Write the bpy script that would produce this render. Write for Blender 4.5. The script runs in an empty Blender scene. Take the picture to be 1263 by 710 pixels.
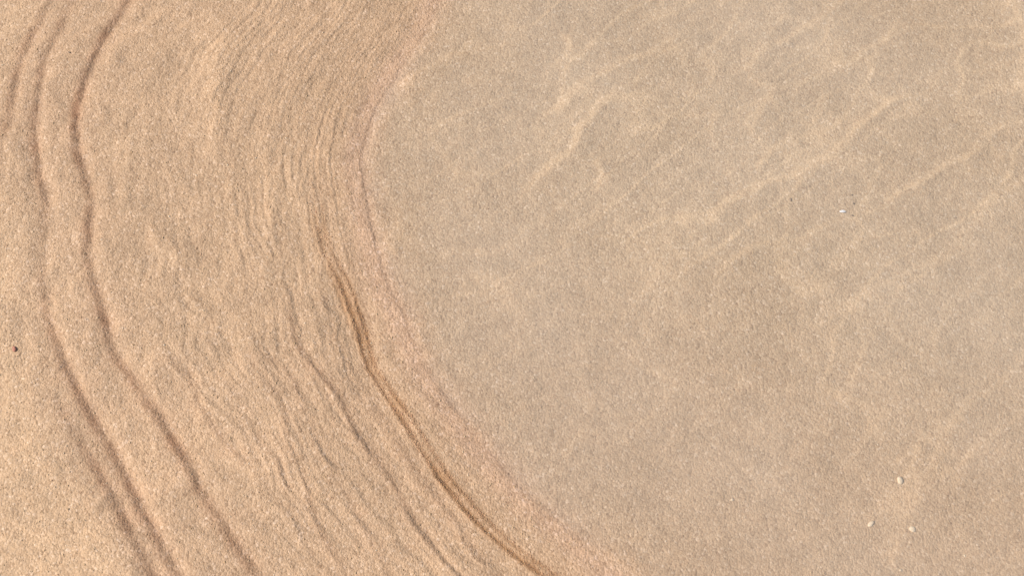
import bpy, math, random
import numpy as np

S = bpy.context.scene
COL = S.collection
rng = np.random.default_rng(7)
random.seed(7)

# ------------------------------------------------------------------ camera
CAM_H, PITCH, HFOV = 0.90, math.radians(68.0), math.radians(58.6)
cam_d = bpy.data.cameras.new("camera")
cam_d.sensor_width = 36.0
cam_d.lens = 18.0 / math.tan(HFOV / 2)
cam_d.clip_start = 0.02
cam_d.clip_end = 5000.0
cam = bpy.data.objects.new("camera", cam_d)
cam.location = (0, 0, CAM_H)
cam.rotation_euler = (math.pi / 2 - PITCH, 0, 0)
COL.objects.link(cam)
S.camera = cam

# ------------------------------------------------------------------ daylight
SUN_ELEV, SUN_DIR = math.radians(40.0), (-1.0, -0.06)      # the sun stands to the left
saz = math.atan2(SUN_DIR[1], SUN_DIR[0])
world = bpy.data.worlds.new("World")
S.world = world
world.use_nodes = True
wn = world.node_tree.nodes
wn.clear()
w_out = wn.new('ShaderNodeOutputWorld')
w_bg = wn.new('ShaderNodeBackground')
w_sky = wn.new('ShaderNodeTexSky')
w_sky.sky_type = 'NISHITA'
w_sky.sun_disc = False
w_sky.sun_elevation = SUN_ELEV
w_sky.sun_rotation = math.pi / 2 - saz
w_sky.dust_density = 2.0
w_bg.inputs['Strength'].default_value = 0.09
world.node_tree.links.new(w_sky.outputs[0], w_bg.inputs[0])
world.node_tree.links.new(w_bg.outputs[0], w_out.inputs[0])

sun_d = bpy.data.lights.new("sun", 'SUN')
sun_d.energy = 3.6
sun_d.angle = math.radians(0.5)
sun_d.color = (1.0, 0.95, 0.88)
sun = bpy.data.objects.new("sun", sun_d)
ce = math.cos(SUN_ELEV)
sv = (math.cos(saz) * ce, math.sin(saz) * ce, math.sin(SUN_ELEV))     # towards the sun
sun.rotation_euler = (math.pi / 2 - SUN_ELEV, 0, saz + math.pi / 2)
sun.location = (sv[0] * 5, sv[1] * 5, sv[2] * 5)
COL.objects.link(sun)

S.view_settings.view_transform = 'Standard'
S.view_settings.look = 'None'
S.view_settings.gamma = 1.0
S.view_settings.use_curve_mapping = False
S.view_settings.exposure = 0.66

# ------------------------------------------------------------------ numeric helpers
TX = math.tan(HFOV / 2)


def ground(u, v):
    """where the sight line through the photograph's point (u, v) meets the sand"""
    x = (np.asarray(u, float) - 631.5) / 631.5 * TX
    y = (355.0 - np.asarray(v, float)) / 631.5 * TX
    ry = math.cos(PITCH) + y * math.sin(PITCH)
    rz = -math.sin(PITCH) + y * math.cos(PITCH)
    zb = 0.0
    for _ in range(4):
        s = (zb - CAM_H) / rz
        if WATER is None:
            break
        zb = beach(np.clip(-WATER.d(x * s, ry * s), 0, None))
    return x * s, ry * s


WATER = None


def beach(out):
    """rise of the beach with the distance from the water's edge"""
    return 0.030 * (1 - np.exp(-out / 0.9)) + 0.0006 * sstep(0.0, 0.02, out) + 0.0040 * (1 - np.exp(-out / .12))


MM = 0.00086                      # about one photo pixel on the sand


def hash_grid(seed):
    return np.random.default_rng(seed).random((256, 256))


_grids = {}


def vnoise(x, y, seed):
    if seed not in _grids:
        _grids[seed] = hash_grid(seed)
    g = _grids[seed]
    xi = np.floor(x).astype(np.int64)
    yi = np.floor(y).astype(np.int64)
    fx, fy = x - xi, y - yi
    fx = fx * fx * fx * (fx * (fx * 6 - 15) + 10)
    fy = fy * fy * fy * (fy * (fy * 6 - 15) + 10)
    a = g[xi & 255, yi & 255]
    b = g[(xi + 1) & 255, yi & 255]
    c = g[xi & 255, (yi + 1) & 255]
    d = g[(xi + 1) & 255, (yi + 1) & 255]
    return (a + (b - a) * fx) * (1 - fy) + (c + (d - c) * fx) * fy - 0.5


def fbm(x, y, seed, octaves=3):
    r, amp = 0.0, 1.0
    for k in range(octaves):
        ca, sa = math.cos(k * 1.1 + .4), math.sin(k * 1.1 + .4)
        r = r + amp * vnoise((x * ca - y * sa) * 2 ** k + 31.7 * k, (x * sa + y * ca) * 2 ** k, seed + k)
        amp *= 0.5
    return r


def sstep(a, b, t):
    t = np.clip((t - a) / (b - a), 0, 1)
    return t * t * (3 - 2 * t)


YS = np.linspace(-0.6, 1.6, 4401)


class Line:
    """a beach line: x as a function of y, with its slope and a strength along it"""

    def __init__(self, pts, smooth=0.006, wig=0.0008, seed=1, rough=.0011):
        p = np.array(pts, float)
        x, y = ground(p[:, 0], p[:, 1])
        s = p[:, 2] if p.shape[1] > 2 else np.ones(len(p))
        o = np.argsort(y)
        x, y, s = x[o], y[o], s[o]
        # carry on straight beyond the traced ends
        k0 = (x[2] - x[0]) / (y[2] - y[0])
        k1 = (x[-1] - x[-3]) / (y[-1] - y[-3])
        xs = np.interp(YS, y, x)
        xs = np.where(YS < y[0], x[0] + (YS - y[0]) * k0, xs)
        xs = np.where(YS > y[-1], x[-1] + (YS - y[-1]) * k1, xs)
        n = int(smooth / (YS[1] - YS[0]) * 3)
        k = np.exp(-0.5 * (np.arange(-n, n + 1) / max(n / 3, 1)) ** 2)
        k /= k.sum()
        xs = np.convolve(np.pad(xs, n, mode='edge'), k, 'valid')
        xs = xs + wig * 2 * fbm(YS * 60, YS * 0 + seed, seed + 40, 3)
        xs = xs + rough * fbm(YS * 240, YS * 0 + seed, seed + 43, 2)
        self.x = xs
        self.cos = 1 / np.sqrt(1 + np.gradient(xs, YS) ** 2)
        self.cos = np.convolve(np.pad(self.cos, n, mode='edge'), k, 'valid')
        ss = np.interp(YS, y, s)
        self.s = ss * np.clip(1 + 0.4 * fbm(YS * 45, YS * 0 + 3.3, seed + 80, 3), 0.25, 1.6)

    def d(self, x, y):           # signed distance, + to the right (towards the pool)
        return (x - np.interp(y, YS, self.x)) * np.interp(y, YS, self.cos)

    def k(self, y):
        return np.interp(y, YS, self.s)


# traced lines (photo u, v, strength)
WATER = Line([(552, -40), (540, 0), (526, 35), (496, 80), (466, 124), (450, 165), (444, 205), (452, 255), (460, 295),
              (473, 343), (496, 389), (507, 422), (523, 455), (560, 508), (588, 543), (647, 612), (682, 641),
              (724, 675), (757, 710), (790, 740)], 0.012, 0.001, 3)
L1 = Line([(75, -20, .4), (60, 5, .5), (45, 35, .8), (30, 60, .9), (20, 90, .8), (13, 130, .8), (8, 160, .6), (3, 200, .2),
           (1, 260, .1), (0, 330, .0)], seed=5)
L2 = Line([(100, -20, .4), (90, 0, .5), (76, 32, .6), (56, 68, .6), (48, 100, .75), (43, 150, .95), (44, 180, .9), (50, 220, .9),
           (57, 245, .6), (58, 290, .3), (54, 335, .3), (57, 370, .5), (67, 410, .9), (82, 450, 1.1), (107, 500, 1.1),
           (130, 540, 1.05), (155, 585, 1.1), (175, 630, 1.2), (200, 670, 1.1), (220, 710, 1.1)], seed=6)
L2B = Line([(60, 440, 0), (70, 480, .1), (82, 510, .45), (105, 550, .5), (135, 600, .9), (155, 640, 1.1), (172, 675, 1.0),
            (192, 710, .8)], seed=7)
L3 = Line([(172, -20, .8), (158, 0, .9), (143, 25, 1.0), (125, 50, 1.0), (113, 75, 1.1), (103, 100, 1.2), (95, 130, 1.2),
           (93, 155, 1.2), (96, 185, 1.1), (105, 215, 1.1), (113, 245, 1.1), (110, 285, .9), (108, 305, .8),
           (113, 335, .8), (120, 360, 1.1), (131, 398, 1.3), (135, 422, 1.1), (150, 447, 1.0), (175, 480, 1.0),
           (205, 525, 1.2), (235, 575, 1.2), (247, 605, 1.1), (270, 635, 1.0), (295, 675, 1.0), (318, 708, 1.0)], 0.005, seed=8)
OLIVE = Line([(500, 0, .0), (430, 60, .0), (392, 140, .0), (380, 200, .05), (385, 248, .25), (388, 280, .4), (394, 305, .6), (405, 328, .7),
              (418, 353, .9), (426, 374, 1.0), (440, 412, 1.0), (448, 450, 1.0), (480, 500, 1.2), (515, 552, 1.2),
              (545, 600, 1.2), (580, 640, 1.2), (625, 682, 1.2), (668, 712, 1.2)], 0.011, .0005, seed=9)
STEPS = [      # thin scarps between the two main lines: line, height factor
    (Line([(352, 350, 0), (356, 385, .7), (362, 425, 1.0), (380, 450, 1.2), (415, 490, 1.3), (432, 530, 1.2), (455, 560, 1.1), (480, 595, .9),
           (500, 635, .8), (525, 670, .9), (555, 705, .8)], 0.004, .0012, 11), 1.0),
    (Line([(200, 432, 0), (210, 450, .9), (235, 475, .9), (238, 497, .9), (260, 525, 1.1), (280, 555, .9), (302, 572, .5), (330, 610, .3),
           (350, 640, 0)], 0.004, .0012, 12), 0.8),
    (Line([(300, 430, 0), (312, 455, .6), (345, 500, .7), (352, 540, .7), (372, 590, .7), (377, 625, .9), (400, 670, 1.0), (420, 702, .9)],
          0.004, .0015, 13), 0.8),
    (Line([(310, 425, 0), (322, 442, .8), (345, 457, .9), (362, 474, .9), (372, 500, .5), (385, 540, .6), (410, 590, .5), (440, 640, .7),
           (470, 700, .6)], 0.004, .0015, 14), 0.8),
    (Line([(385, 345, 0), (398, 372, .7), (403, 400, .6), (430, 455, .6), (460, 500, .8), (487, 545, .8), (508, 578, 1.0), (545, 626, 1.0),
           (585, 680, .7), (620, 715, .5)], 0.004, .001, 15), 0.7),
    (Line([(415, 450, 0), (440, 490, .5), (470, 530, .8), (500, 580, .6), (530, 615, .6), (560, 660, .6), (600, 705, .5)], 0.004, .001, 16), 0.6),
    (Line([(255, 445, 0), (275, 470, .5), (300, 520, .5), (330, 560, .7), (350, 590, .6), (350, 610, .4), (365, 660, .4), (390, 700, .4)], 0.004, .0015, 17), 0.6),
    (Line([(418, 290, 0), (424, 310, .8), (432, 335, .7), (442, 370, .4), (455, 410, .2), (470, 440, 0)], 0.004, .0008, 18), 0.7),
]
for (l, h) in STEPS:                        # fade out past the ends
    pass

# caustic light of the pool, built as pale ridges on its bed
CAUSTICS = [
    ([(657, 150), (702, 118), (747, 80), (802, 62), (830, 45), (870, 20)], 1.0),
    ([(640, 240), (657, 222), (697, 185), (712, 155), (742, 125), (777, 100), (817, 82)], 1.15),
    ([(660, 92), (684, 80), (697, 68), (700, 52), (692, 35)], 1.0),
    ([(890, 98), (902, 90), (932, 67), (972, 40), (1027, 7), (1060, -12)], 1.1),
    ([(848, 305), (858, 290), (872, 270), (902, 245), (942, 227), (982, 215), (1017, 190), (1062, 160), (1107, 125), (1140, 100)], 1.25),
    ([(915, 172), (930, 145), (952, 107), (997, 95), (1032, 85)], .7),
    ([(868, 365), (880, 345), (900, 322), (940, 300), (982, 290), (1042, 265), (1097, 245), (1152, 215), (1192, 185), (1240, 160)], .9),
    ([(930, 202), (955, 182), (992, 158)], .8),
    ([(1005, 412), (1030, 390), (1057, 370), (1097, 350), (1157, 325), (1190, 300)], .9),
    ([(1052, 475), (1062, 450), (1072, 420), (1085, 398)], .9),
    ([(1045, 68), (1092, 45), (1132, 22), (1182, 28), (1250, 20), (1300, 12)], 1.0),
    ([(728, 235), (742, 215), (735, 190)], .7),
    ([(947, 585), (975, 568), (1000, 545)], .6),
    ([(1150, 430), (1160, 405), (1180, 375), (1230, 330)], .6),
    ([(1175, 300), (1222, 255), (1262, 225), (1300, 200)], .8),
    ([(1140, 105), (1175, 85), (1230, 78), (1280, 60)], .7),
    ([(560, 70), (600, 55), (640, 48), (660, 40)], .5),
    ([(480, 118), (520, 85), (570, 60), (590, 30)], .5),
    ([(870, 170), (885, 140), (905, 105)], .6),
    ([(690, 300), (720, 260), (760, 245)], .35),
    ([(560, 400), (610, 360), (640, 350)], .3),
]

# soft swells on the moist sand (u, v, length angle in the picture, half length, half width, height in mm)
SWELLS = [(268, 120, 95, 95, 18, 1.3),  (200, 300, -42, 60, 14, .9),
          (150, 240, 80, 45, 10, .6), (335, 260, 88, 70, 9, .5)]


def relief(x, y):
    """sand height in metres and the material masks at (x, y)"""
    dw = WATER.d(x, y)
    near = sstep(1.15, 0.95, np.abs(x)) * sstep(-0.25, -0.1, y) * sstep(1.25, 1.05, y)
    n_lo = fbm(x * 3.1 + 9, y * 3.1, 21, 3)
    n_mid = fbm(x * 14, y * 14, 25, 3)
    out = np.clip(-dw, 0, None)
    ins = np.clip(dw, 0, None)
    z = beach(out)
    z = z - 0.0075 * (1 - np.exp(-ins / 0.2)) - 0.004 * sstep(.2, .9, ins)
    z = z + (0.0016 * n_lo + 0.0011 * n_mid) * (0.35 + 0.65 * sstep(0.0, 0.06, np.abs(dw))) * np.where(dw > 0, .55, 1)
    # the pool closes beyond the picture
    r = np.hypot(x - 1.1, y - 0.4)
    z = z + sstep(1.7, 2.6, r) * (0.05 + 0.02 * n_lo) * (dw > -0.2)
    darker = np.zeros_like(z)
    silt = np.zeros_like(z)
    rust = np.zeros_like(z)

    d3 = L3.d(x, y)
    d2 = L2.d(x, y)
    d2b = L2B.d(x, y)
    d1 = L1.d(x, y)
    do = OLIVE.d(x, y)

    # main drying lines: the sand dips towards the line, drops, then lifts to a small sharp lip
    def groove(d, k, depth, w_in, w_out):
        fall = np.where(d < 0, np.exp(d / w_in), np.exp(-(d / w_out) ** 2))
        return -depth * k * fall

    for (ln, d, depth, wi) in ((L3, d3, .0012, .0082), (L2, d2, .0021, .0145), (L2B, d2b, .0014, .0105), (L1, d1, .0015, .013)):
        k = ln.k(y) * near
        z = z + groove(d, k, depth, wi, .0095)
        z = z - 0.0010 * k * sstep(-0.007, 0.004, d) * sstep(.25, .0, d)
        core = k * np.exp(-((d + .0026) / .0055) ** 2) * np.clip(.85 + .8 * fbm(x * 60, y * 60, 161, 2), .3, 1.3)
        darker = darker + 0.66 * core  # darker core along each line
        rust = rust + 0.45 * core + 0.3 * k * np.exp(-np.abs(d) / .018)

    # fine terracettes between the second line and the brown one
    span = np.maximum(np.interp(y, YS, OLIVE.x) - np.interp(y, YS, L3.x), .05)
    q = (x - np.interp(y, YS, L3.x)) / span
    inside = sstep(0.08, 0.3, q) * sstep(1.0, .93, q) * near
    low = sstep(0.44, 0.30, y)
    warp = 0.5 * fbm(x * 9, y * 9, 51, 2) + 0.30 * fbm(x * 28, y * 28, 55, 2)
    for (N, amp, seed, m) in ((11, .0009, 61, inside * (0.25 + .75 * low)),
                              (26, .0007, 65, sstep(.45, .8, q) * sstep(1.06, .98, q) * near * (1 - .5 * low)),
                              (19, .0007, 69, inside * low), (33, .00045, 73, sstep(.3, .5, q) * sstep(1, .95, q) * near * low)):
        ph = q * N + warp * N * 0.17 + fbm(x * 5, y * 5, seed, 2)
        t = ph - np.floor(ph)
        saw = t - sstep(0.70, 1.0, t)
        patch = np.clip(0.42 + 1.6 * fbm(x * 18, y * 9, seed + 2, 2), 0, 1.2)
        z = z + amp * m * patch * saw
    up = sstep(.30, .40, y) * near
    for (sp, a0, a1, amp, seed) in ((.0062, -.125, -.022, .00038, 181), (.0105, -.23, -.03, .0006, 185), (.0045, -.085, -.02, .0002, 189)):
        ph = dw / sp + 1.2 * fbm(dw * 20, y * 5, seed, 2) + .25 * fbm(dw * 60, y * 22, seed + 3, 2)
        t = ph - np.floor(ph)
        band = sstep(a0 - .02, a0 + .03, dw) * sstep(a1 + .01, a1 - .01, dw)
        z = z + amp * up * band * np.clip(.55 + 1.3 * fbm(dw * 24, y * 6, seed + 1, 2), 0, 1.2) * (t - sstep(.72, 1, t))
    for (ln, h) in STEPS:
        d = ln.d(x, y)
        k = ln.k(y) * near * h
        z = z - 0.0008 * k * sstep(0.0, .007, d) * np.exp(-np.clip(d, 0, None) / .03) \
              + 0.0004 * k * np.exp(-(d / .003) ** 2)
        rust = rust + .35 * k * np.exp(-np.abs(d - .003) / .008)
        darker = darker + .34 * k * np.exp(-((d - .003) / .003) ** 2)  # darker along the scarp face

    # the brown double line
    ko = OLIVE.k(y) * near * np.clip(.75 + 1.5 * fbm(x * 26, y * 26, 171, 2), .1, 1.3)
    for (off, w, h) in ((0.0, .003, 1.0), (-.0055, .002, .6 * sstep(.28, .36, y)), (.0042 + .002 * vnoise(y * 30, y * 0, 177), .002, .22 * np.clip(.4 + 2 * vnoise(y * 18, y * 0, 178), 0, 1)), (.0078 + .003 * vnoise(y * 22, y * 0, 175), .003, .65)):
        dd = do - off
        z = z - 0.0008 * ko * h * sstep(-.0005, w * 1.2, dd) * np.exp(-np.clip(dd, 0, None) / .02)
        z = z + 0.0005 * ko * h * np.exp(-(dd / .0022) ** 2)
        silt = silt + ko * h * np.exp(-((dd - .0022) / .0024) ** 2)
    silt = silt + .35 * ko * np.exp(-((do - .006) / .008) ** 2)
    rust = rust + .12 * np.exp(-((do - .02) / .02) ** 2) * near

    # rim of the pool: a low smooth lip, faintly pink
    rim = np.exp(-((dw + .006) / np.where(dw < -.006, .013, .024)) ** 2) * near * np.clip(.95 + .6 * fbm(x * 8, y * 8, 97, 2), .5, 1.2)
    rust = rust * (1 - .7 * np.clip(rim, 0, 1))
    z = z + .0001 * rim
    wl = near * np.clip(.65 + 1.4 * fbm(x * 16, y * 16, 93, 2), .1, 1.2)          # the lapping edge cuts a tiny broken scarp
    z = z - 0.0006 * wl * sstep(-.0012, .0026, dw) * np.exp(-np.clip(dw, 0, None) / .03)
    darker = darker + .26 * near * np.exp(-((dw - .001) / .0022) ** 2) * np.clip(.6 + 1.2 * fbm(x * 20, y * 20, 91, 2), 0, 1)  # wet edge along the waterline

    # swells of the moist sand, where paler sand has gathered
    pale = .36 * near * np.clip(3 * (fbm(x * 15, y * 10, 191, 3) - .12), 0, 1) * sstep(.0, -.03, dw)
    pale = pale + .25 * near * np.clip(3 * (fbm(x * 40, y * 30, 195, 3) - .15), 0, 1) * sstep(.0, -.03, dw)
    for (u, v, a, hl, hw, h) in SWELLS:
        cx, cy = ground(u, v)
        ca, sa = math.cos(math.radians(a)), math.sin(math.radians(a))
        p = ((x - cx) * ca + (y - cy) * sa) / (hl * MM)
        w = ((x - cx) * -sa + (y - cy) * ca) / (hw * MM) + .6 * fbm(x * 12, y * 12, 95, 2)
        z = z + h * .0018 * np.exp(-p * p - w * w)
        pale = pale + .35 * h * np.exp(-p * p - w * w)

    # caustics shaped and painted into the bed: steep towards the left, a long gentle back
    wx = x + .010 * fbm(x * 22, y * 22, 101, 2)
    wy = y + .010 * fbm(x * 22 + 50, y * 22, 105, 2)
    for pts, h in CAUSTICS:
        p = np.array(pts, float)
        gx, gy = ground(p[:, 0], p[:, 1])
        m = (x > gx.min() - .09) & (x < gx.max() + .09) & (y > gy.min() - .09) & (y < gy.max() + .09)
        if not m.any():
            continue
        ax, ay = wx[m], wy[m]
        best = np.full(ax.shape, 9.0)
        bk = np.zeros(ax.shape)
        L = np.concatenate([[0], np.cumsum(np.hypot(np.diff(gx), np.diff(gy)))])
        for i in range(len(gx) - 1):
            ex, ey = gx[i + 1] - gx[i], gy[i + 1] - gy[i]
            l2 = ex * ex + ey * ey
            t = np.clip(((ax - gx[i]) * ex + (ay - gy[i]) * ey) / l2, 0, 1)
            px, py = ax - gx[i] - t * ex, ay - gy[i] - t * ey
            dd = np.hypot(px, py)
            side = np.sign(ex * py - ey * px)          # + on the left / upper side
            nb = dd < np.abs(best)
            best = np.where(nb, -side * dd, best)
            bk = np.where(nb, (L[i] + t * math.sqrt(l2)) / L[-1], bk)
        taper = sstep(0, .14, bk) * sstep(1, .84, bk)
        vary = np.clip(.85 + .9 * fbm(ax * 18, ay * 18, 111, 2), .25, 1.5)
        prof = sstep(-.009, .006, best) * np.exp(-np.clip(best, 0, None) / .028)
        z[m] += .0013 * h * taper * vary * prof
        pale[m] += h * taper * vary * np.exp(-((best + .0005) / .0038) ** 2)  # caustic light painted into the bed colour
    # the fine net of caustic lines that joins them, raised and painted pale
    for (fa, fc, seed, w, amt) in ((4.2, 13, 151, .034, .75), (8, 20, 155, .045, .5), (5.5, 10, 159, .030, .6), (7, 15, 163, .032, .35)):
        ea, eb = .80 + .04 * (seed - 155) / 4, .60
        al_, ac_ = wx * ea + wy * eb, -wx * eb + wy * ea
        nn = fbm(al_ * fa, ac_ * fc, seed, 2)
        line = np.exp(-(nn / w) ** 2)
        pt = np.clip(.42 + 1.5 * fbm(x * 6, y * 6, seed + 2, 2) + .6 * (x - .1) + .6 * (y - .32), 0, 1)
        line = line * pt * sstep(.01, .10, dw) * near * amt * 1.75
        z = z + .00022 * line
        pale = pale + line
    # faint ripples between them, running the same way
    rr = (x * .62 - y * .78) * 26 + 2.2 * fbm(x * 6, y * 6, 121, 2)
    t = rr - np.floor(rr)
    z = z + sstep(.0, .2, dw) * .0006 * near * np.clip(.3 + 1.6 * fbm(x * 9, y * 9, 125, 2), 0, 1) * (sstep(0, .28, t) - t)

    # small uneven hollows, drawn out along the shore
    al = y + .25 * dw
    z = z + near * (1 - .55 * sstep(-.01, .04, dw)) * (.0012 * fbm(dw * 34, al * 13, 141, 2) + .0007 * fbm(dw * 95, al * 40, 145, 2))
    # roughness of the coarse grains
    z = z + near * (.00030 * vnoise(x / .0031, y / .0031, 131) + .00018 * vnoise(x / .0062, y / .0062, 132))
    dry = np.clip(sstep(-.004, -.05, np.maximum(d2, np.where(y < .34, d2b, d2))) * (.6 + .4 * sstep(.5, .2, y)) + .35 * n_lo, 0, 1)
    pool = (.6 * sstep(-.003, .010, dw) + .4 * sstep(.02, .45, dw + .5 * (y - .35))) * (.5 + .5 * sstep(.05, .45, y)) * sstep(2.3, 2.0, r)
    return z, np.clip(rim, 0, 1.2), np.clip(darker, 0, 1), np.clip(silt, 0, 1.2), np.clip(rust, 0, 1.2), pool, dry, np.clip(pale, 0, 1.3)


def axis(lo, hi, step, far):
    core = np.arange(lo, hi + step / 2, step)
    grow, s, p = [], step, hi
    while p < far:
        s *= 1.35
        p += s
        grow.append(p)
    down, s, p = [], step, lo
    while p > -far:
        s *= 1.35
        p -= s
        down.append(p)
    return np.concatenate([down[::-1], core, grow])


# ------------------------------------------------------------------ materials
def new_mat(name):
    m = bpy.data.materials.new(name)
    m.use_nodes = True
    nt = m.node_tree
    nt.nodes.clear()
    return m, nt, nt.nodes, nt.links


def N(nodes, kind, **kw):
    n = nodes.new(kind)
    for k, v in kw.items():
        setattr(n, k, v)
    return n


def ramp(nodes, stops, interp='LINEAR'):
    r = nodes.new('ShaderNodeValToRGB')
    r.color_ramp.interpolation = interp
    while len(r.color_ramp.elements) < len(stops):
        r.color_ramp.elements.new(0.5)
    for e, (p, c) in zip(r.color_ramp.elements, stops):
        e.position = p
        e.color = (*c, 1) if len(c) == 3 else c
    return r


def mixc(nodes, links, fac, a, b, blend='MIX'):
    m = nodes.new('ShaderNodeMix')
    m.data_type = 'RGBA'
    m.blend_type = blend
    for sock, v in ((m.inputs[0], fac), (m.inputs[6], a), (m.inputs[7], b)):
        if isinstance(v, (int, float)):
            sock.default_value = v
        elif isinstance(v, tuple):
            sock.default_value = (*v, 1)
        else:
            links.new(v, sock)
    return m.outputs[2]


def mathn(nodes, links, op, a, b=0.0):
    m = nodes.new('ShaderNodeMath')
    m.operation = op
    for sock, v in ((m.inputs[0], a), (m.inputs[1], b)):
        if isinstance(v, (int, float)):
            sock.default_value = v
        else:
            links.new(v, sock)
    return m.outputs[0]


def sand_material():
    m, nt, nodes, links = new_mat("sand")
    out = N(nodes, 'ShaderNodeOutputMaterial')
    bs = N(nodes, 'ShaderNodeBsdfPrincipled')
    links.new(bs.outputs[0], out.inputs[0])
    tc = N(nodes, 'ShaderNodeTexCoord')
    att = {}
    for a in ('rim', 'darker', 'silt', 'rust', 'pool', 'dry', 'pale'):
        n = N(nodes, 'ShaderNodeAttribute', attribute_name=a)
        att[a] = n.outputs['Fac']
    # a little warp so that the grain cells are not polygons
    wn_ = N(nodes, 'ShaderNodeTexNoise')
    wn_.inputs['Scale'].default_value = 520
    wn_.inputs['Detail'].default_value = 2
    links.new(tc.outputs['Object'], wn_.inputs['Vector'])
    vm = N(nodes, 'ShaderNodeVectorMath', operation='MULTIPLY_ADD')
    links.new(wn_.outputs['Color'], vm.inputs[0])
    vm.inputs[1].default_value = (.0022, .0022, 0)
    links.new(tc.outputs['Object'], vm.inputs[2])
    vec = vm.outputs[0]

    def vor(scale, feature='F1'):
        v = N(nodes, 'ShaderNodeTexVoronoi', voronoi_dimensions='2D', feature=feature)
        v.inputs['Scale'].default_value = scale
        links.new(vec, v.inputs['Vector'])
        return v

    def noise(scale, detail=3, rough=.55):
        n = N(nodes, 'ShaderNodeTexNoise')
        n.inputs['Scale'].default_value = scale
        n.inputs['Detail'].default_value = detail
        n.inputs['Roughness'].default_value = rough
        links.new(tc.outputs['Object'], n.inputs['Vector'])
        return n.outputs['Fac']

    g1, g2 = vor(430), vor(950)
    sep1 = N(nodes, 'ShaderNodeSeparateColor')
    links.new(g1.outputs['Color'], sep1.inputs[0])
    sep2 = N(nodes, 'ShaderNodeSeparateColor')
    links.new(g2.outputs['Color'], sep2.inputs[0])
    # mineral colours of the single grains
    r1 = ramp(nodes, [(0, (.24, .150, .083)), (.07, (.34, .222, .128)), (.35, (.405, .278, .166)), (.65, (.43, .298, .180)),
                      (.93, (.47, .335, .212)), (1, (.60, .46, .33))])
    links.new(sep1.outputs[0], r1.inputs[0])
    r2 = ramp(nodes, [(0, (.22, .140, .080)), (.10, (.36, .238, .140)), (.5, (.415, .285, .170)), (.92, (.465, .33, .208)),
                      (1, (.58, .445, .32))])
    links.new(sep2.outputs[1], r2.inputs[0])
    col = mixc(nodes, links, .5, r1.outputs[0], r2.outputs[0])
    col = mixc(nodes, links, 1.0, col, (1.005, .949, .930), 'MULTIPLY')
    # broad and middling drifts of tone
    nb = noise(9, 4)
    nm = noise(60, 3)
    v1 = mathn(nodes, links, 'MULTIPLY_ADD', nb, .28)
    nodes[-1].inputs[2].default_value = .86
    v2 = mathn(nodes, links, 'MULTIPLY_ADD', nm, .44)
    nodes[-1].inputs[2].default_value = .78
    vv = mathn(nodes, links, 'MULTIPLY', v1, v2)
    cc = N(nodes, 'ShaderNodeCombineColor')
    for i in range(3):
        links.new(vv, cc.inputs[i])
    col = mixc(nodes, links, 1.0, col, cc.outputs[0], 'MULTIPLY')
    # dry upper sand is paler and yellower, iron-stained and darker bands, brown silt film, grey-brown bed of the pool
    col = mixc(nodes, links, att['dry'], col, mixc(nodes, links, 1.0, col, (1.17, 1.185, 1.19), 'MULTIPLY'))
    rn = mathn(nodes, links, 'MULTIPLY', att['rust'], mathn(nodes, links, 'ADD', nm, .35))
    col = mixc(nodes, links, rn, col, mixc(nodes, links, 1.0, col, (1.03, .94, .92), 'MULTIPLY'))
    col = mixc(nodes, links, att['darker'], col, mixc(nodes, links, 1.0, col, (.74, .67, .62), 'MULTIPLY'))
    col = mixc(nodes, links, mathn(nodes, links, 'MULTIPLY', att['silt'], .85), col,
               mixc(nodes, links, 1.0, col, (.83, .675, .51), 'MULTIPLY'))
    col = mixc(nodes, links, att['pool'], col, mixc(nodes, links, 1.0, col, (1.015, 1.085, 1.125), 'MULTIPLY'))
    col = mixc(nodes, links, mathn(nodes, links, 'MULTIPLY', att['pale'], .9), col, mixc(nodes, links, 1.0, col, (1.165, 1.16, 1.14), 'MULTIPLY'))  # paler sand patches, and the painted caustic light of the pool
    col = mixc(nodes, links, att['rim'], col, mixc(nodes, links, 1.0, col, (1.105, 1.075, 1.12), 'MULTIPLY'))      # salt-pale rim
    links.new(col, bs.inputs['Base Color'])
    rg = mathn(nodes, links, 'MULTIPLY_ADD', att['dry'], .25)
    nodes[-1].inputs[2].default_value = .62
    links.new(rg, bs.inputs['Roughness'])
    bs.inputs['Specular IOR Level'].default_value = .25
    # grain relief
    h1 = mathn(nodes, links, 'MULTIPLY', g1.outputs['Distance'], -1.0)
    h2 = mathn(nodes, links, 'MULTIPLY', g2.outputs['Distance'], -.5)
    h = mathn(nodes, links, 'ADD', h1, h2)
    h = mathn(nodes, links, 'ADD', h, mathn(nodes, links, 'MULTIPLY', sep1.outputs[2], .8))
    bp = N(nodes, 'ShaderNodeBump')
    bp.inputs['Strength'].default_value = .45
    bp.inputs['Distance'].default_value = .0011
    links.new(h, bp.inputs['Height'])
    links.new(bp.outputs[0], bs.inputs['Normal'])
    return m


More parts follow.
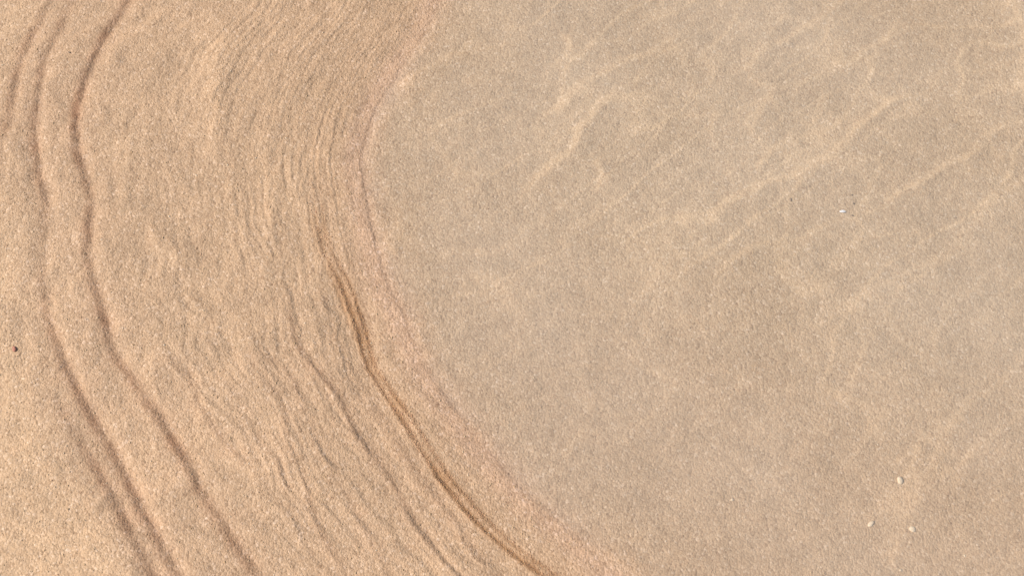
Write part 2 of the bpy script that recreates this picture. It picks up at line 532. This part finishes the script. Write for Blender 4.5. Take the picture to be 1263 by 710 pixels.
def grain_material(name, attr='tone', rough=.5):
    m, nt, nodes, links = new_mat(name)
    out = N(nodes, 'ShaderNodeOutputMaterial')
    bs = N(nodes, 'ShaderNodeBsdfPrincipled')
    links.new(bs.outputs[0], out.inputs[0])
    a = N(nodes, 'ShaderNodeAttribute', attribute_name=attr)
    tc = N(nodes, 'ShaderNodeTexCoord')
    n = N(nodes, 'ShaderNodeTexNoise')
    n.inputs['Scale'].default_value = 1500
    links.new(tc.outputs['Object'], n.inputs['Vector'])
    r = ramp(nodes, [(.3, (.85, .84, .82)), (.7, (1.1, 1.1, 1.1))])
    links.new(n.outputs['Fac'], r.inputs[0])
    links.new(mixc(nodes, links, 1.0, a.outputs['Color'], r.outputs[0], 'MULTIPLY'), bs.inputs['Base Color'])
    bs.inputs['Roughness'].default_value = rough
    bs.inputs['Specular IOR Level'].default_value = .3
    return m


def stone_material(name, c0, c1, rough, spec=.4, scale=700):
    m, nt, nodes, links = new_mat(name)
    out = N(nodes, 'ShaderNodeOutputMaterial')
    bs = N(nodes, 'ShaderNodeBsdfPrincipled')
    links.new(bs.outputs[0], out.inputs[0])
    tc = N(nodes, 'ShaderNodeTexCoord')
    n = N(nodes, 'ShaderNodeTexNoise')
    n.inputs['Scale'].default_value = scale
    n.inputs['Detail'].default_value = 4
    links.new(tc.outputs['Object'], n.inputs['Vector'])
    r = ramp(nodes, [(.3, c0), (.7, c1)])
    links.new(n.outputs['Fac'], r.inputs[0])
    links.new(r.outputs[0], bs.inputs['Base Color'])
    bp = N(nodes, 'ShaderNodeBump')
    bp.inputs['Strength'].default_value = .3
    bp.inputs['Distance'].default_value = .0005
    links.new(n.outputs['Fac'], bp.inputs['Height'])
    links.new(bp.outputs[0], bs.inputs['Normal'])
    bs.inputs['Roughness'].default_value = rough
    bs.inputs['Specular IOR Level'].default_value = spec
    return m


def water_material():
    m, nt, nodes, links = new_mat("shallow_water")
    out = N(nodes, 'ShaderNodeOutputMaterial')
    tr = N(nodes, 'ShaderNodeBsdfTransparent')
    tr.inputs[0].default_value = (.985, .988, .988, 1)
    gl = N(nodes, 'ShaderNodeBsdfGlossy')
    gl.inputs['Roughness'].default_value = .03
    tc = N(nodes, 'ShaderNodeTexCoord')
    n = N(nodes, 'ShaderNodeTexNoise')
    n.inputs['Scale'].default_value = 12
    n.inputs['Detail'].default_value = 2
    links.new(tc.outputs['Object'], n.inputs['Vector'])
    bp = N(nodes, 'ShaderNodeBump')
    bp.inputs['Strength'].default_value = .25
    bp.inputs['Distance'].default_value = .002
    links.new(n.outputs['Fac'], bp.inputs['Height'])
    fr = N(nodes, 'ShaderNodeFresnel')
    # seen from below, the thin film must not reflect totally: it counts as the same film from both sides
    ge = N(nodes, 'ShaderNodeNewGeometry')
    mi = N(nodes, 'ShaderNodeMix')
    links.new(ge.outputs['Backfacing'], mi.inputs[0])
    mi.inputs[2].default_value = 1.33
    mi.inputs[3].default_value = 1 / 1.33
    links.new(mi.outputs[0], fr.inputs['IOR'])
    links.new(bp.outputs[0], gl.inputs['Normal'])
    links.new(bp.outputs[0], fr.inputs['Normal'])
    # a little fine silt hangs in the water in clouds
    df = N(nodes, 'ShaderNodeBsdfDiffuse')
    df.inputs[0].default_value = (.66, .60, .50, 1)
    cl = N(nodes, 'ShaderNodeTexNoise')
    cl.inputs['Scale'].default_value = 4.5
    cl.inputs['Detail'].default_value = 4
    links.new(tc.outputs['Object'], cl.inputs['Vector'])
    ma = N(nodes, 'ShaderNodeMapRange')
    ma.inputs[1].default_value, ma.inputs[2].default_value = .3, .7
    ma.inputs[3].default_value, ma.inputs[4].default_value = .07, .17
    links.new(cl.outputs['Fac'], ma.inputs[0])
    dep = N(nodes, 'ShaderNodeAttribute', attribute_name='depth')
    mm = mathn(nodes, links, 'MULTIPLY', ma.outputs[0], dep.outputs['Fac'])
    ml = N(nodes, 'ShaderNodeMixShader')
    links.new(mm, ml.inputs[0])
    links.new(tr.outputs[0], ml.inputs[1])
    links.new(df.outputs[0], ml.inputs[2])
    mx = N(nodes, 'ShaderNodeMixShader')
    links.new(fr.outputs[0], mx.inputs[0])
    links.new(ml.outputs[0], mx.inputs[1])
    links.new(gl.outputs[0], mx.inputs[2])
    links.new(mx.outputs[0], out.inputs[0])
    return m


# ------------------------------------------------------------------ the sand sheet
def grid_mesh(name, xs, ys, z):
    nx, ny = len(xs), len(ys)
    X, Y = np.meshgrid(xs, ys)
    co = np.stack([X, Y, z.reshape(ny, nx)], -1).reshape(-1, 3).astype(np.float32)
    idx = np.arange(nx * ny, dtype=np.int32).reshape(ny, nx)
    q = np.stack([idx[:-1, :-1], idx[:-1, 1:], idx[1:, 1:], idx[1:, :-1]], -1).reshape(-1)
    me = bpy.data.meshes.new(name)
    me.vertices.add(len(co))
    me.vertices.foreach_set('co', co.ravel())
    nf = (nx - 1) * (ny - 1)
    me.loops.add(nf * 4)
    me.loops.foreach_set('vertex_index', q)
    me.polygons.add(nf)
    me.polygons.foreach_set('loop_start', np.arange(0, nf * 4, 4, dtype=np.int32))
    me.polygons.foreach_set('use_smooth', np.ones(nf, dtype=bool))
    me.update(calc_edges=True)
    return me


xs = axis(-0.72, 0.72, 0.00125, 2500)
ys = axis(-0.02, 0.80, 0.00125, 2500)
GX, GY = np.meshgrid(xs, ys)
gx, gy = GX.ravel(), GY.ravel()
Z, rimm, darker, silt, rust, pool, dry, pale = relief(gx, gy)
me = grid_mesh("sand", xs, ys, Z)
for nm, arr in (('rim', rimm), ('darker', darker), ('silt', silt), ('rust', rust), ('pool', pool), ('dry', dry), ('pale', pale)):
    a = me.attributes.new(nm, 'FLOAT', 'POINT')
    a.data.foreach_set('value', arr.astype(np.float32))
SAND = sand_material()
me.materials.append(SAND)
sand = bpy.data.objects.new("sand", me)
sand['kind'] = 'structure'
COL.objects.link(sand)


def sand_z(x, y):
    return relief(np.atleast_1d(np.asarray(x, float)), np.atleast_1d(np.asarray(y, float)))[0]


# ------------------------------------------------------------------ the water of the pool
wxs = np.concatenate([np.linspace(-.9, -.35, 8)[:-1], np.arange(-.35, .8, .006), np.linspace(.8, 4.2, 40)])
wys = np.concatenate([np.linspace(-2.2, -.05, 25)[:-1], np.arange(-.05, .85, .006), np.linspace(.85, 3.0, 25)])
wX, wY = np.meshgrid(wxs, wys)
wm = grid_mesh("water", wxs, wys, np.zeros(wX.size))
wd = -0.0004 - relief(wX.ravel(), wY.ravel())[0]
at_ = wm.attributes.new('depth', 'FLOAT', 'POINT')          # how much silty water stands above the bed
at_.data.foreach_set('value', (1 - np.exp(-np.clip(wd, 0, None) / .0010)).astype(np.float32))
wm.materials.append(water_material())
water = bpy.data.objects.new("water", wm)
water.location.z = -0.0004
water['kind'] = 'structure'
COL.objects.link(water)

# ------------------------------------------------------------------ loose coarse grains
PHI = (1 + 5 ** .5) / 2
ICO_V = np.array([(-1, PHI, 0), (1, PHI, 0), (-1, -PHI, 0), (1, -PHI, 0), (0, -1, PHI), (0, 1, PHI), (0, -1, -PHI), (0, 1, -PHI),
                  (PHI, 0, -1), (PHI, 0, 1), (-PHI, 0, -1), (-PHI, 0, 1)]) / math.hypot(1, PHI)
ICO_F = np.array([(0, 11, 5), (0, 5, 1), (0, 1, 7), (0, 7, 10), (0, 10, 11), (1, 5, 9), (5, 11, 4), (11, 10, 2), (10, 7, 6), (7, 1, 8),
                  (3, 9, 4), (3, 4, 2), (3, 2, 6), (3, 6, 8), (3, 8, 9), (4, 9, 5), (2, 4, 11), (6, 2, 10), (8, 6, 7), (9, 8, 1)])


def scatter(name, x, y, size, tone, mat, flat=.55, sink=.05):
    n = len(x)
    z = sand_z(x, y)
    R = rng.normal(size=(n, 4))
    R /= np.linalg.norm(R, axis=1)[:, None]
    w, a, b, c = R.T
    rot = np.stack([1 - 2 * (b * b + c * c), 2 * (a * b - c * w), 2 * (a * c + b * w), 2 * (a * b + c * w), 1 - 2 * (a * a + c * c),
                    2 * (b * c - a * w), 2 * (a * c - b * w), 2 * (b * c + a * w), 1 - 2 * (a * a + b * b)], -1).reshape(n, 3, 3)
    sc = size[:, None] * np.stack([rng.uniform(.8, 1.3, n), rng.uniform(.6, 1.0, n), rng.uniform(.5, .9, n)], -1)
    v = ICO_V[None] * (1 + .25 * rng.uniform(-1, 1, (n, 12, 1))) * sc[:, None, :]
    v = np.einsum('nij,nkj->nki', rot, v)
    v[:, :, 2] *= flat
    v += np.stack([x, y, z + size * flat * sink], -1)[:, None, :]
    f = (ICO_F[None] + (np.arange(n) * 12)[:, None, None]).reshape(-1).astype(np.int32)
    m_ = bpy.data.meshes.new(name)
    m_.vertices.add(n * 12)
    m_.vertices.foreach_set('co', v.reshape(-1).astype(np.float32))
    m_.loops.add(len(f))
    m_.loops.foreach_set('vertex_index', f)
    m_.polygons.add(n * 20)
    m_.polygons.foreach_set('loop_start', np.arange(0, len(f), 3, dtype=np.int32))
    m_.update(calc_edges=True)
    at = m_.attributes.new('tone', 'FLOAT_COLOR', 'POINT')
    cl = np.ones((n, 12, 4), np.float32)
    cl[:, :, :3] = tone[:, None, :]
    at.data.foreach_set('color', cl.reshape(-1))
    m_.materials.append(mat)
    o = bpy.data.objects.new(name, m_)
    o['kind'] = 'stuff'
    COL.objects.link(o)
    return o


GRAIN = grain_material("loose_grain")
n = 26000
x = rng.uniform(-.72, .72, n)
y = rng.uniform(0.0, .80, n)
palette = np.array([(.42, .28, .155), (.47, .325, .19), (.38, .245, .13), (.53, .39, .25), (.29, .175, .095), (.44, .27, .165), (.19, .12, .075), (.62, .50, .36)])
pick = rng.choice(len(palette), n, p=[.32, .26, .22, .10, .012, .07, .001, .017])
size = np.clip(rng.lognormal(math.log(.00068), .25, n), .0004, .0013)
dwp = WATER.d(x, y)
size = size * np.where(dwp > 0, .8, 1.0)
tone = palette[pick] * rng.uniform(.9, 1.1, (n, 1))
scatter("sand_grains", x, y, size, tone, GRAIN)

# brown drift of fine plant bits caught along the double line
n = 5200
v = rng.uniform(-.02, .62, n)
off = rng.choice([.0022, .0105], n, p=[.55, .45]) + rng.normal(0, .0016, n)
kk = OLIVE.k(v)
keep = rng.uniform(0, 1.2, n) < kk * (v < .5)
v, off = v[keep], off[keep]
sl = np.interp(v, YS, np.gradient(OLIVE.x, YS))
cs = np.interp(v, YS, OLIVE.cos)
x = np.interp(v, YS, OLIVE.x) + off / cs
bits = np.array([(.36, .21, .115), (.30, .17, .09), (.41, .25, .14), (.33, .175, .10)])
scatter("drift_line_debris", x, v, np.clip(rng.lognormal(math.log(.0006), .3, len(v)), .0004, .0011),
        bits[rng.choice(4, len(v))] * rng.uniform(.9, 1.25, (len(v), 1)), grain_material("drift_debris", rough=.8), flat=.5)


# ------------------------------------------------------------------ the few things one can point at
def tag(o, label, cat, group=None):
    o['label'] = label
    o['category'] = cat
    if group:
        o['group'] = group


def stone(name, u, v, lx, ly, lz, rotz, mat, label, cat, seed, group=None, sub=2, lift=.0):
    """a worn, slightly faceted lump lying half sunk in the sand; sizes in photo pixels"""
    import bmesh
    bm = bmesh.new()
    bmesh.ops.create_icosphere(bm, subdivisions=sub, radius=1.0)
    r = random.Random(seed)
    ph = [r.uniform(0, 6.28) for _ in range(6)]
    for vt in bm.verts:
        p = vt.co.copy()
        k = 1 + .13 * math.sin(2.3 * p.x + ph[0]) * math.cos(2.1 * p.y + ph[1]) + .09 * math.sin(3.7 * p.y + ph[2] + 2 * p.z) \
            + .06 * math.sin(5.1 * p.x + 4.2 * p.z + ph[3])
        vt.co = p * k
        vt.co *= 1 + r.uniform(-.10, .10)
        vt.co.x *= .88 * lx * MM / 2
        vt.co.y *= .88 * ly * MM / 2
        vt.co.z *= .65 * lz * MM / 2
    for f in bm.faces:
        f.smooth = True
    m_ = bpy.data.meshes.new(name)
    bm.to_mesh(m_)
    bm.free()
    m_.materials.append(mat)
    o = bpy.data.objects.new(name, m_)
    gx_, gy_ = ground(u, v)
    o.location = (float(gx_), float(gy_), float(sand_z(gx_, gy_)[0]) + lz * MM / 2 * lift)
    o.rotation_euler = (0, 0, math.radians(rotz))
    tag(o, label, cat, group)
    COL.objects.link(o)
    return o


CREAM = stone_material("cream_stone", (.52, .40, .27), (.61, .48, .335), .85)
PALE = stone_material("pale_stone", (.46, .345, .23), (.54, .42, .29), .8)
WHITE = stone_material("bright_white", (.85, .85, .86), (.95, .95, .95), .25, .6)
DARK = stone_material("dark_stone", (.13, .09, .06), (.20, .14, .09), .6)
BROWN = stone_material("brown_stone", (.20, .135, .085), (.27, .185, .12), .6)

PG = "pale pebbles on the pool bed"
stone("pebble", 1113, 591, 9, 10, 6, 20, CREAM, "largest cream pebble on the pool bed, upper of a pale trio at lower right", "pebble", 1, PG)
stone("pebble", 1076, 645, 10, 6, 5, 35, CREAM, "elongated cream pebble on the pool bed, left one of the pale trio", "pebble", 2, PG)
stone("pebble", 1128, 651, 8, 8, 5, -30, CREAM, "small angular cream pebble on the pool bed, lower right one of the pale trio", "pebble", 3, PG)
stone("pebble", 904, 615, 5, 4, 3, 10, PALE, "dull cream pebble alone on the smooth bed left of the pale trio", "pebble", 4, PG)
stone("pebble", 1193, 684, 3.0, 4, 3, 10, CREAM, "tiny pale pebble right of the pale trio near the bottom edge", "pebble", 5, PG, 1)
stone("pebble", 1113, 702, 5, 3.5, 3, 10, PALE, "small cream pebble at the bottom edge below the pale trio", "pebble", 6, PG, 1)
DG = "dark grains on the pool bed"
stone("pebble", 977, 243, 5, 6, 4, 15, BROWN, "brown pebble on the pool bed left of the white chip", "pebble", 7, DG)
stone("pebble", 1054, 236, 3.5, 4, 3.5, 40, DARK, "dark grain highest above the white chip", "pebble", 8, DG, 1)
stone("pebble", 1056, 247, 4, 4, 3.5, 70, DARK, "dark grain just right of and above the white chip", "pebble", 9, DG, 1)
stone("pebble", 1054, 262, 6, 4, 3, 0, BROWN, "flat brown grain just below and right of the white chip", "pebble", 10, DG, 1)
stone("pebble", 85, 64, 4.5, 3, 3.5, -20, DARK, "single dark grain on the moist sand at upper left", "pebble", 11)


def white_chip():
    """a small curved, broken white piece"""
    import bmesh
    bm = bmesh.new()
    rows = []
    for i in range(7):
        a = -1 + 2 * i / 6
        row = []
        for j in range(4):
            b = -1 + 2 * j / 3
            w = (1 - .35 * a * a) * (1 + .12 * math.sin(3 * a + 1))
            row.append(bm.verts.new((a * 3.6 * MM, b * 1.7 * w * MM, (1.7 - .8 * a * a - .6 * b * b) * MM)))
        rows.append(row)
    for i in range(6):
        for j in range(3):
            bm.faces.new((rows[i][j], rows[i + 1][j], rows[i + 1][j + 1], rows[i][j + 1]))
    g = bmesh.ops.solidify(bm, geom=bm.faces[:], thickness=.8 * MM)
    for f in bm.faces:
        f.smooth = True
    bmesh.ops.recalc_face_normals(bm, faces=bm.faces[:])
    m_ = bpy.data.meshes.new("white_chip")
    bm.to_mesh(m_)
    bm.free()
    m_.materials.append(WHITE)
    o = bpy.data.objects.new("white_chip", m_)
    gx_, gy_ = ground(1042, 257)
    o.location = (float(gx_), float(gy_), float(sand_z(gx_, gy_)[0]) + .6 * MM)
    o.rotation_euler = (0, math.radians(-8), math.radians(-2))
    tag(o, "bright white chip lying on the pool bed at right", "fragment")
    COL.objects.link(o)


white_chip()


def seed_husk():
    """a curled reddish-brown husk, two lobes thick at the lower end"""
    import bmesh
    path = [(-1.6, 3.2, 1.2, .5), (-.9, 2.8, 1.8, 1.2), (-.1, 1.9, 2.1, 1.6), (.5, .7, 2.1, 1.9), (.9, -.6, 1.9, 2.2), (.8, -1.9, 1.6, 1.9),
            (.5, -2.9, 1.2, .9)]
    bm = bmesh.new()
    rings = []
    for k, (px, py, pz, r) in enumerate(path):
        a = path[min(k + 1, len(path) - 1)]
        b = path[max(k - 1, 0)]
        tx, ty = a[0] - b[0], a[1] - b[1]
        l = math.hypot(tx, ty)
        nx, ny = -ty / l, tx / l
        rings.append([bm.verts.new(((px + nx * r * math.cos(t)) * MM, (py + ny * r * math.cos(t)) * MM, (pz * .2 + .33 * r * math.sin(t)) * MM))
                      for t in [i * math.tau / 10 for i in range(10)]])
    for p, q in zip(rings, rings[1:]):
        for i in range(10):
            bm.faces.new((p[i], p[(i + 1) % 10], q[(i + 1) % 10], q[i]))
    bm.faces.new(rings[0])
    bm.faces.new(rings[-1][::-1])
    bmesh.ops.recalc_face_normals(bm, faces=bm.faces[:])
    for f in bm.faces:
        f.smooth = True
    m_ = bpy.data.meshes.new("seed_husk")
    bm.to_mesh(m_)
    bm.free()
    m_.materials.append(stone_material("red_husk", (.29, .10, .065), (.42, .185, .12), .75))
    o = bpy.data.objects.new("seed_husk", m_)
    gx_, gy_ = ground(18, 431)
    o.location = (float(gx_), float(gy_), float(sand_z(gx_, gy_)[0]) + .0005)
    tag(o, "curled red-brown husk on the pale dry sand at the left edge", "husk")
    COL.objects.link(o)


seed_husk()
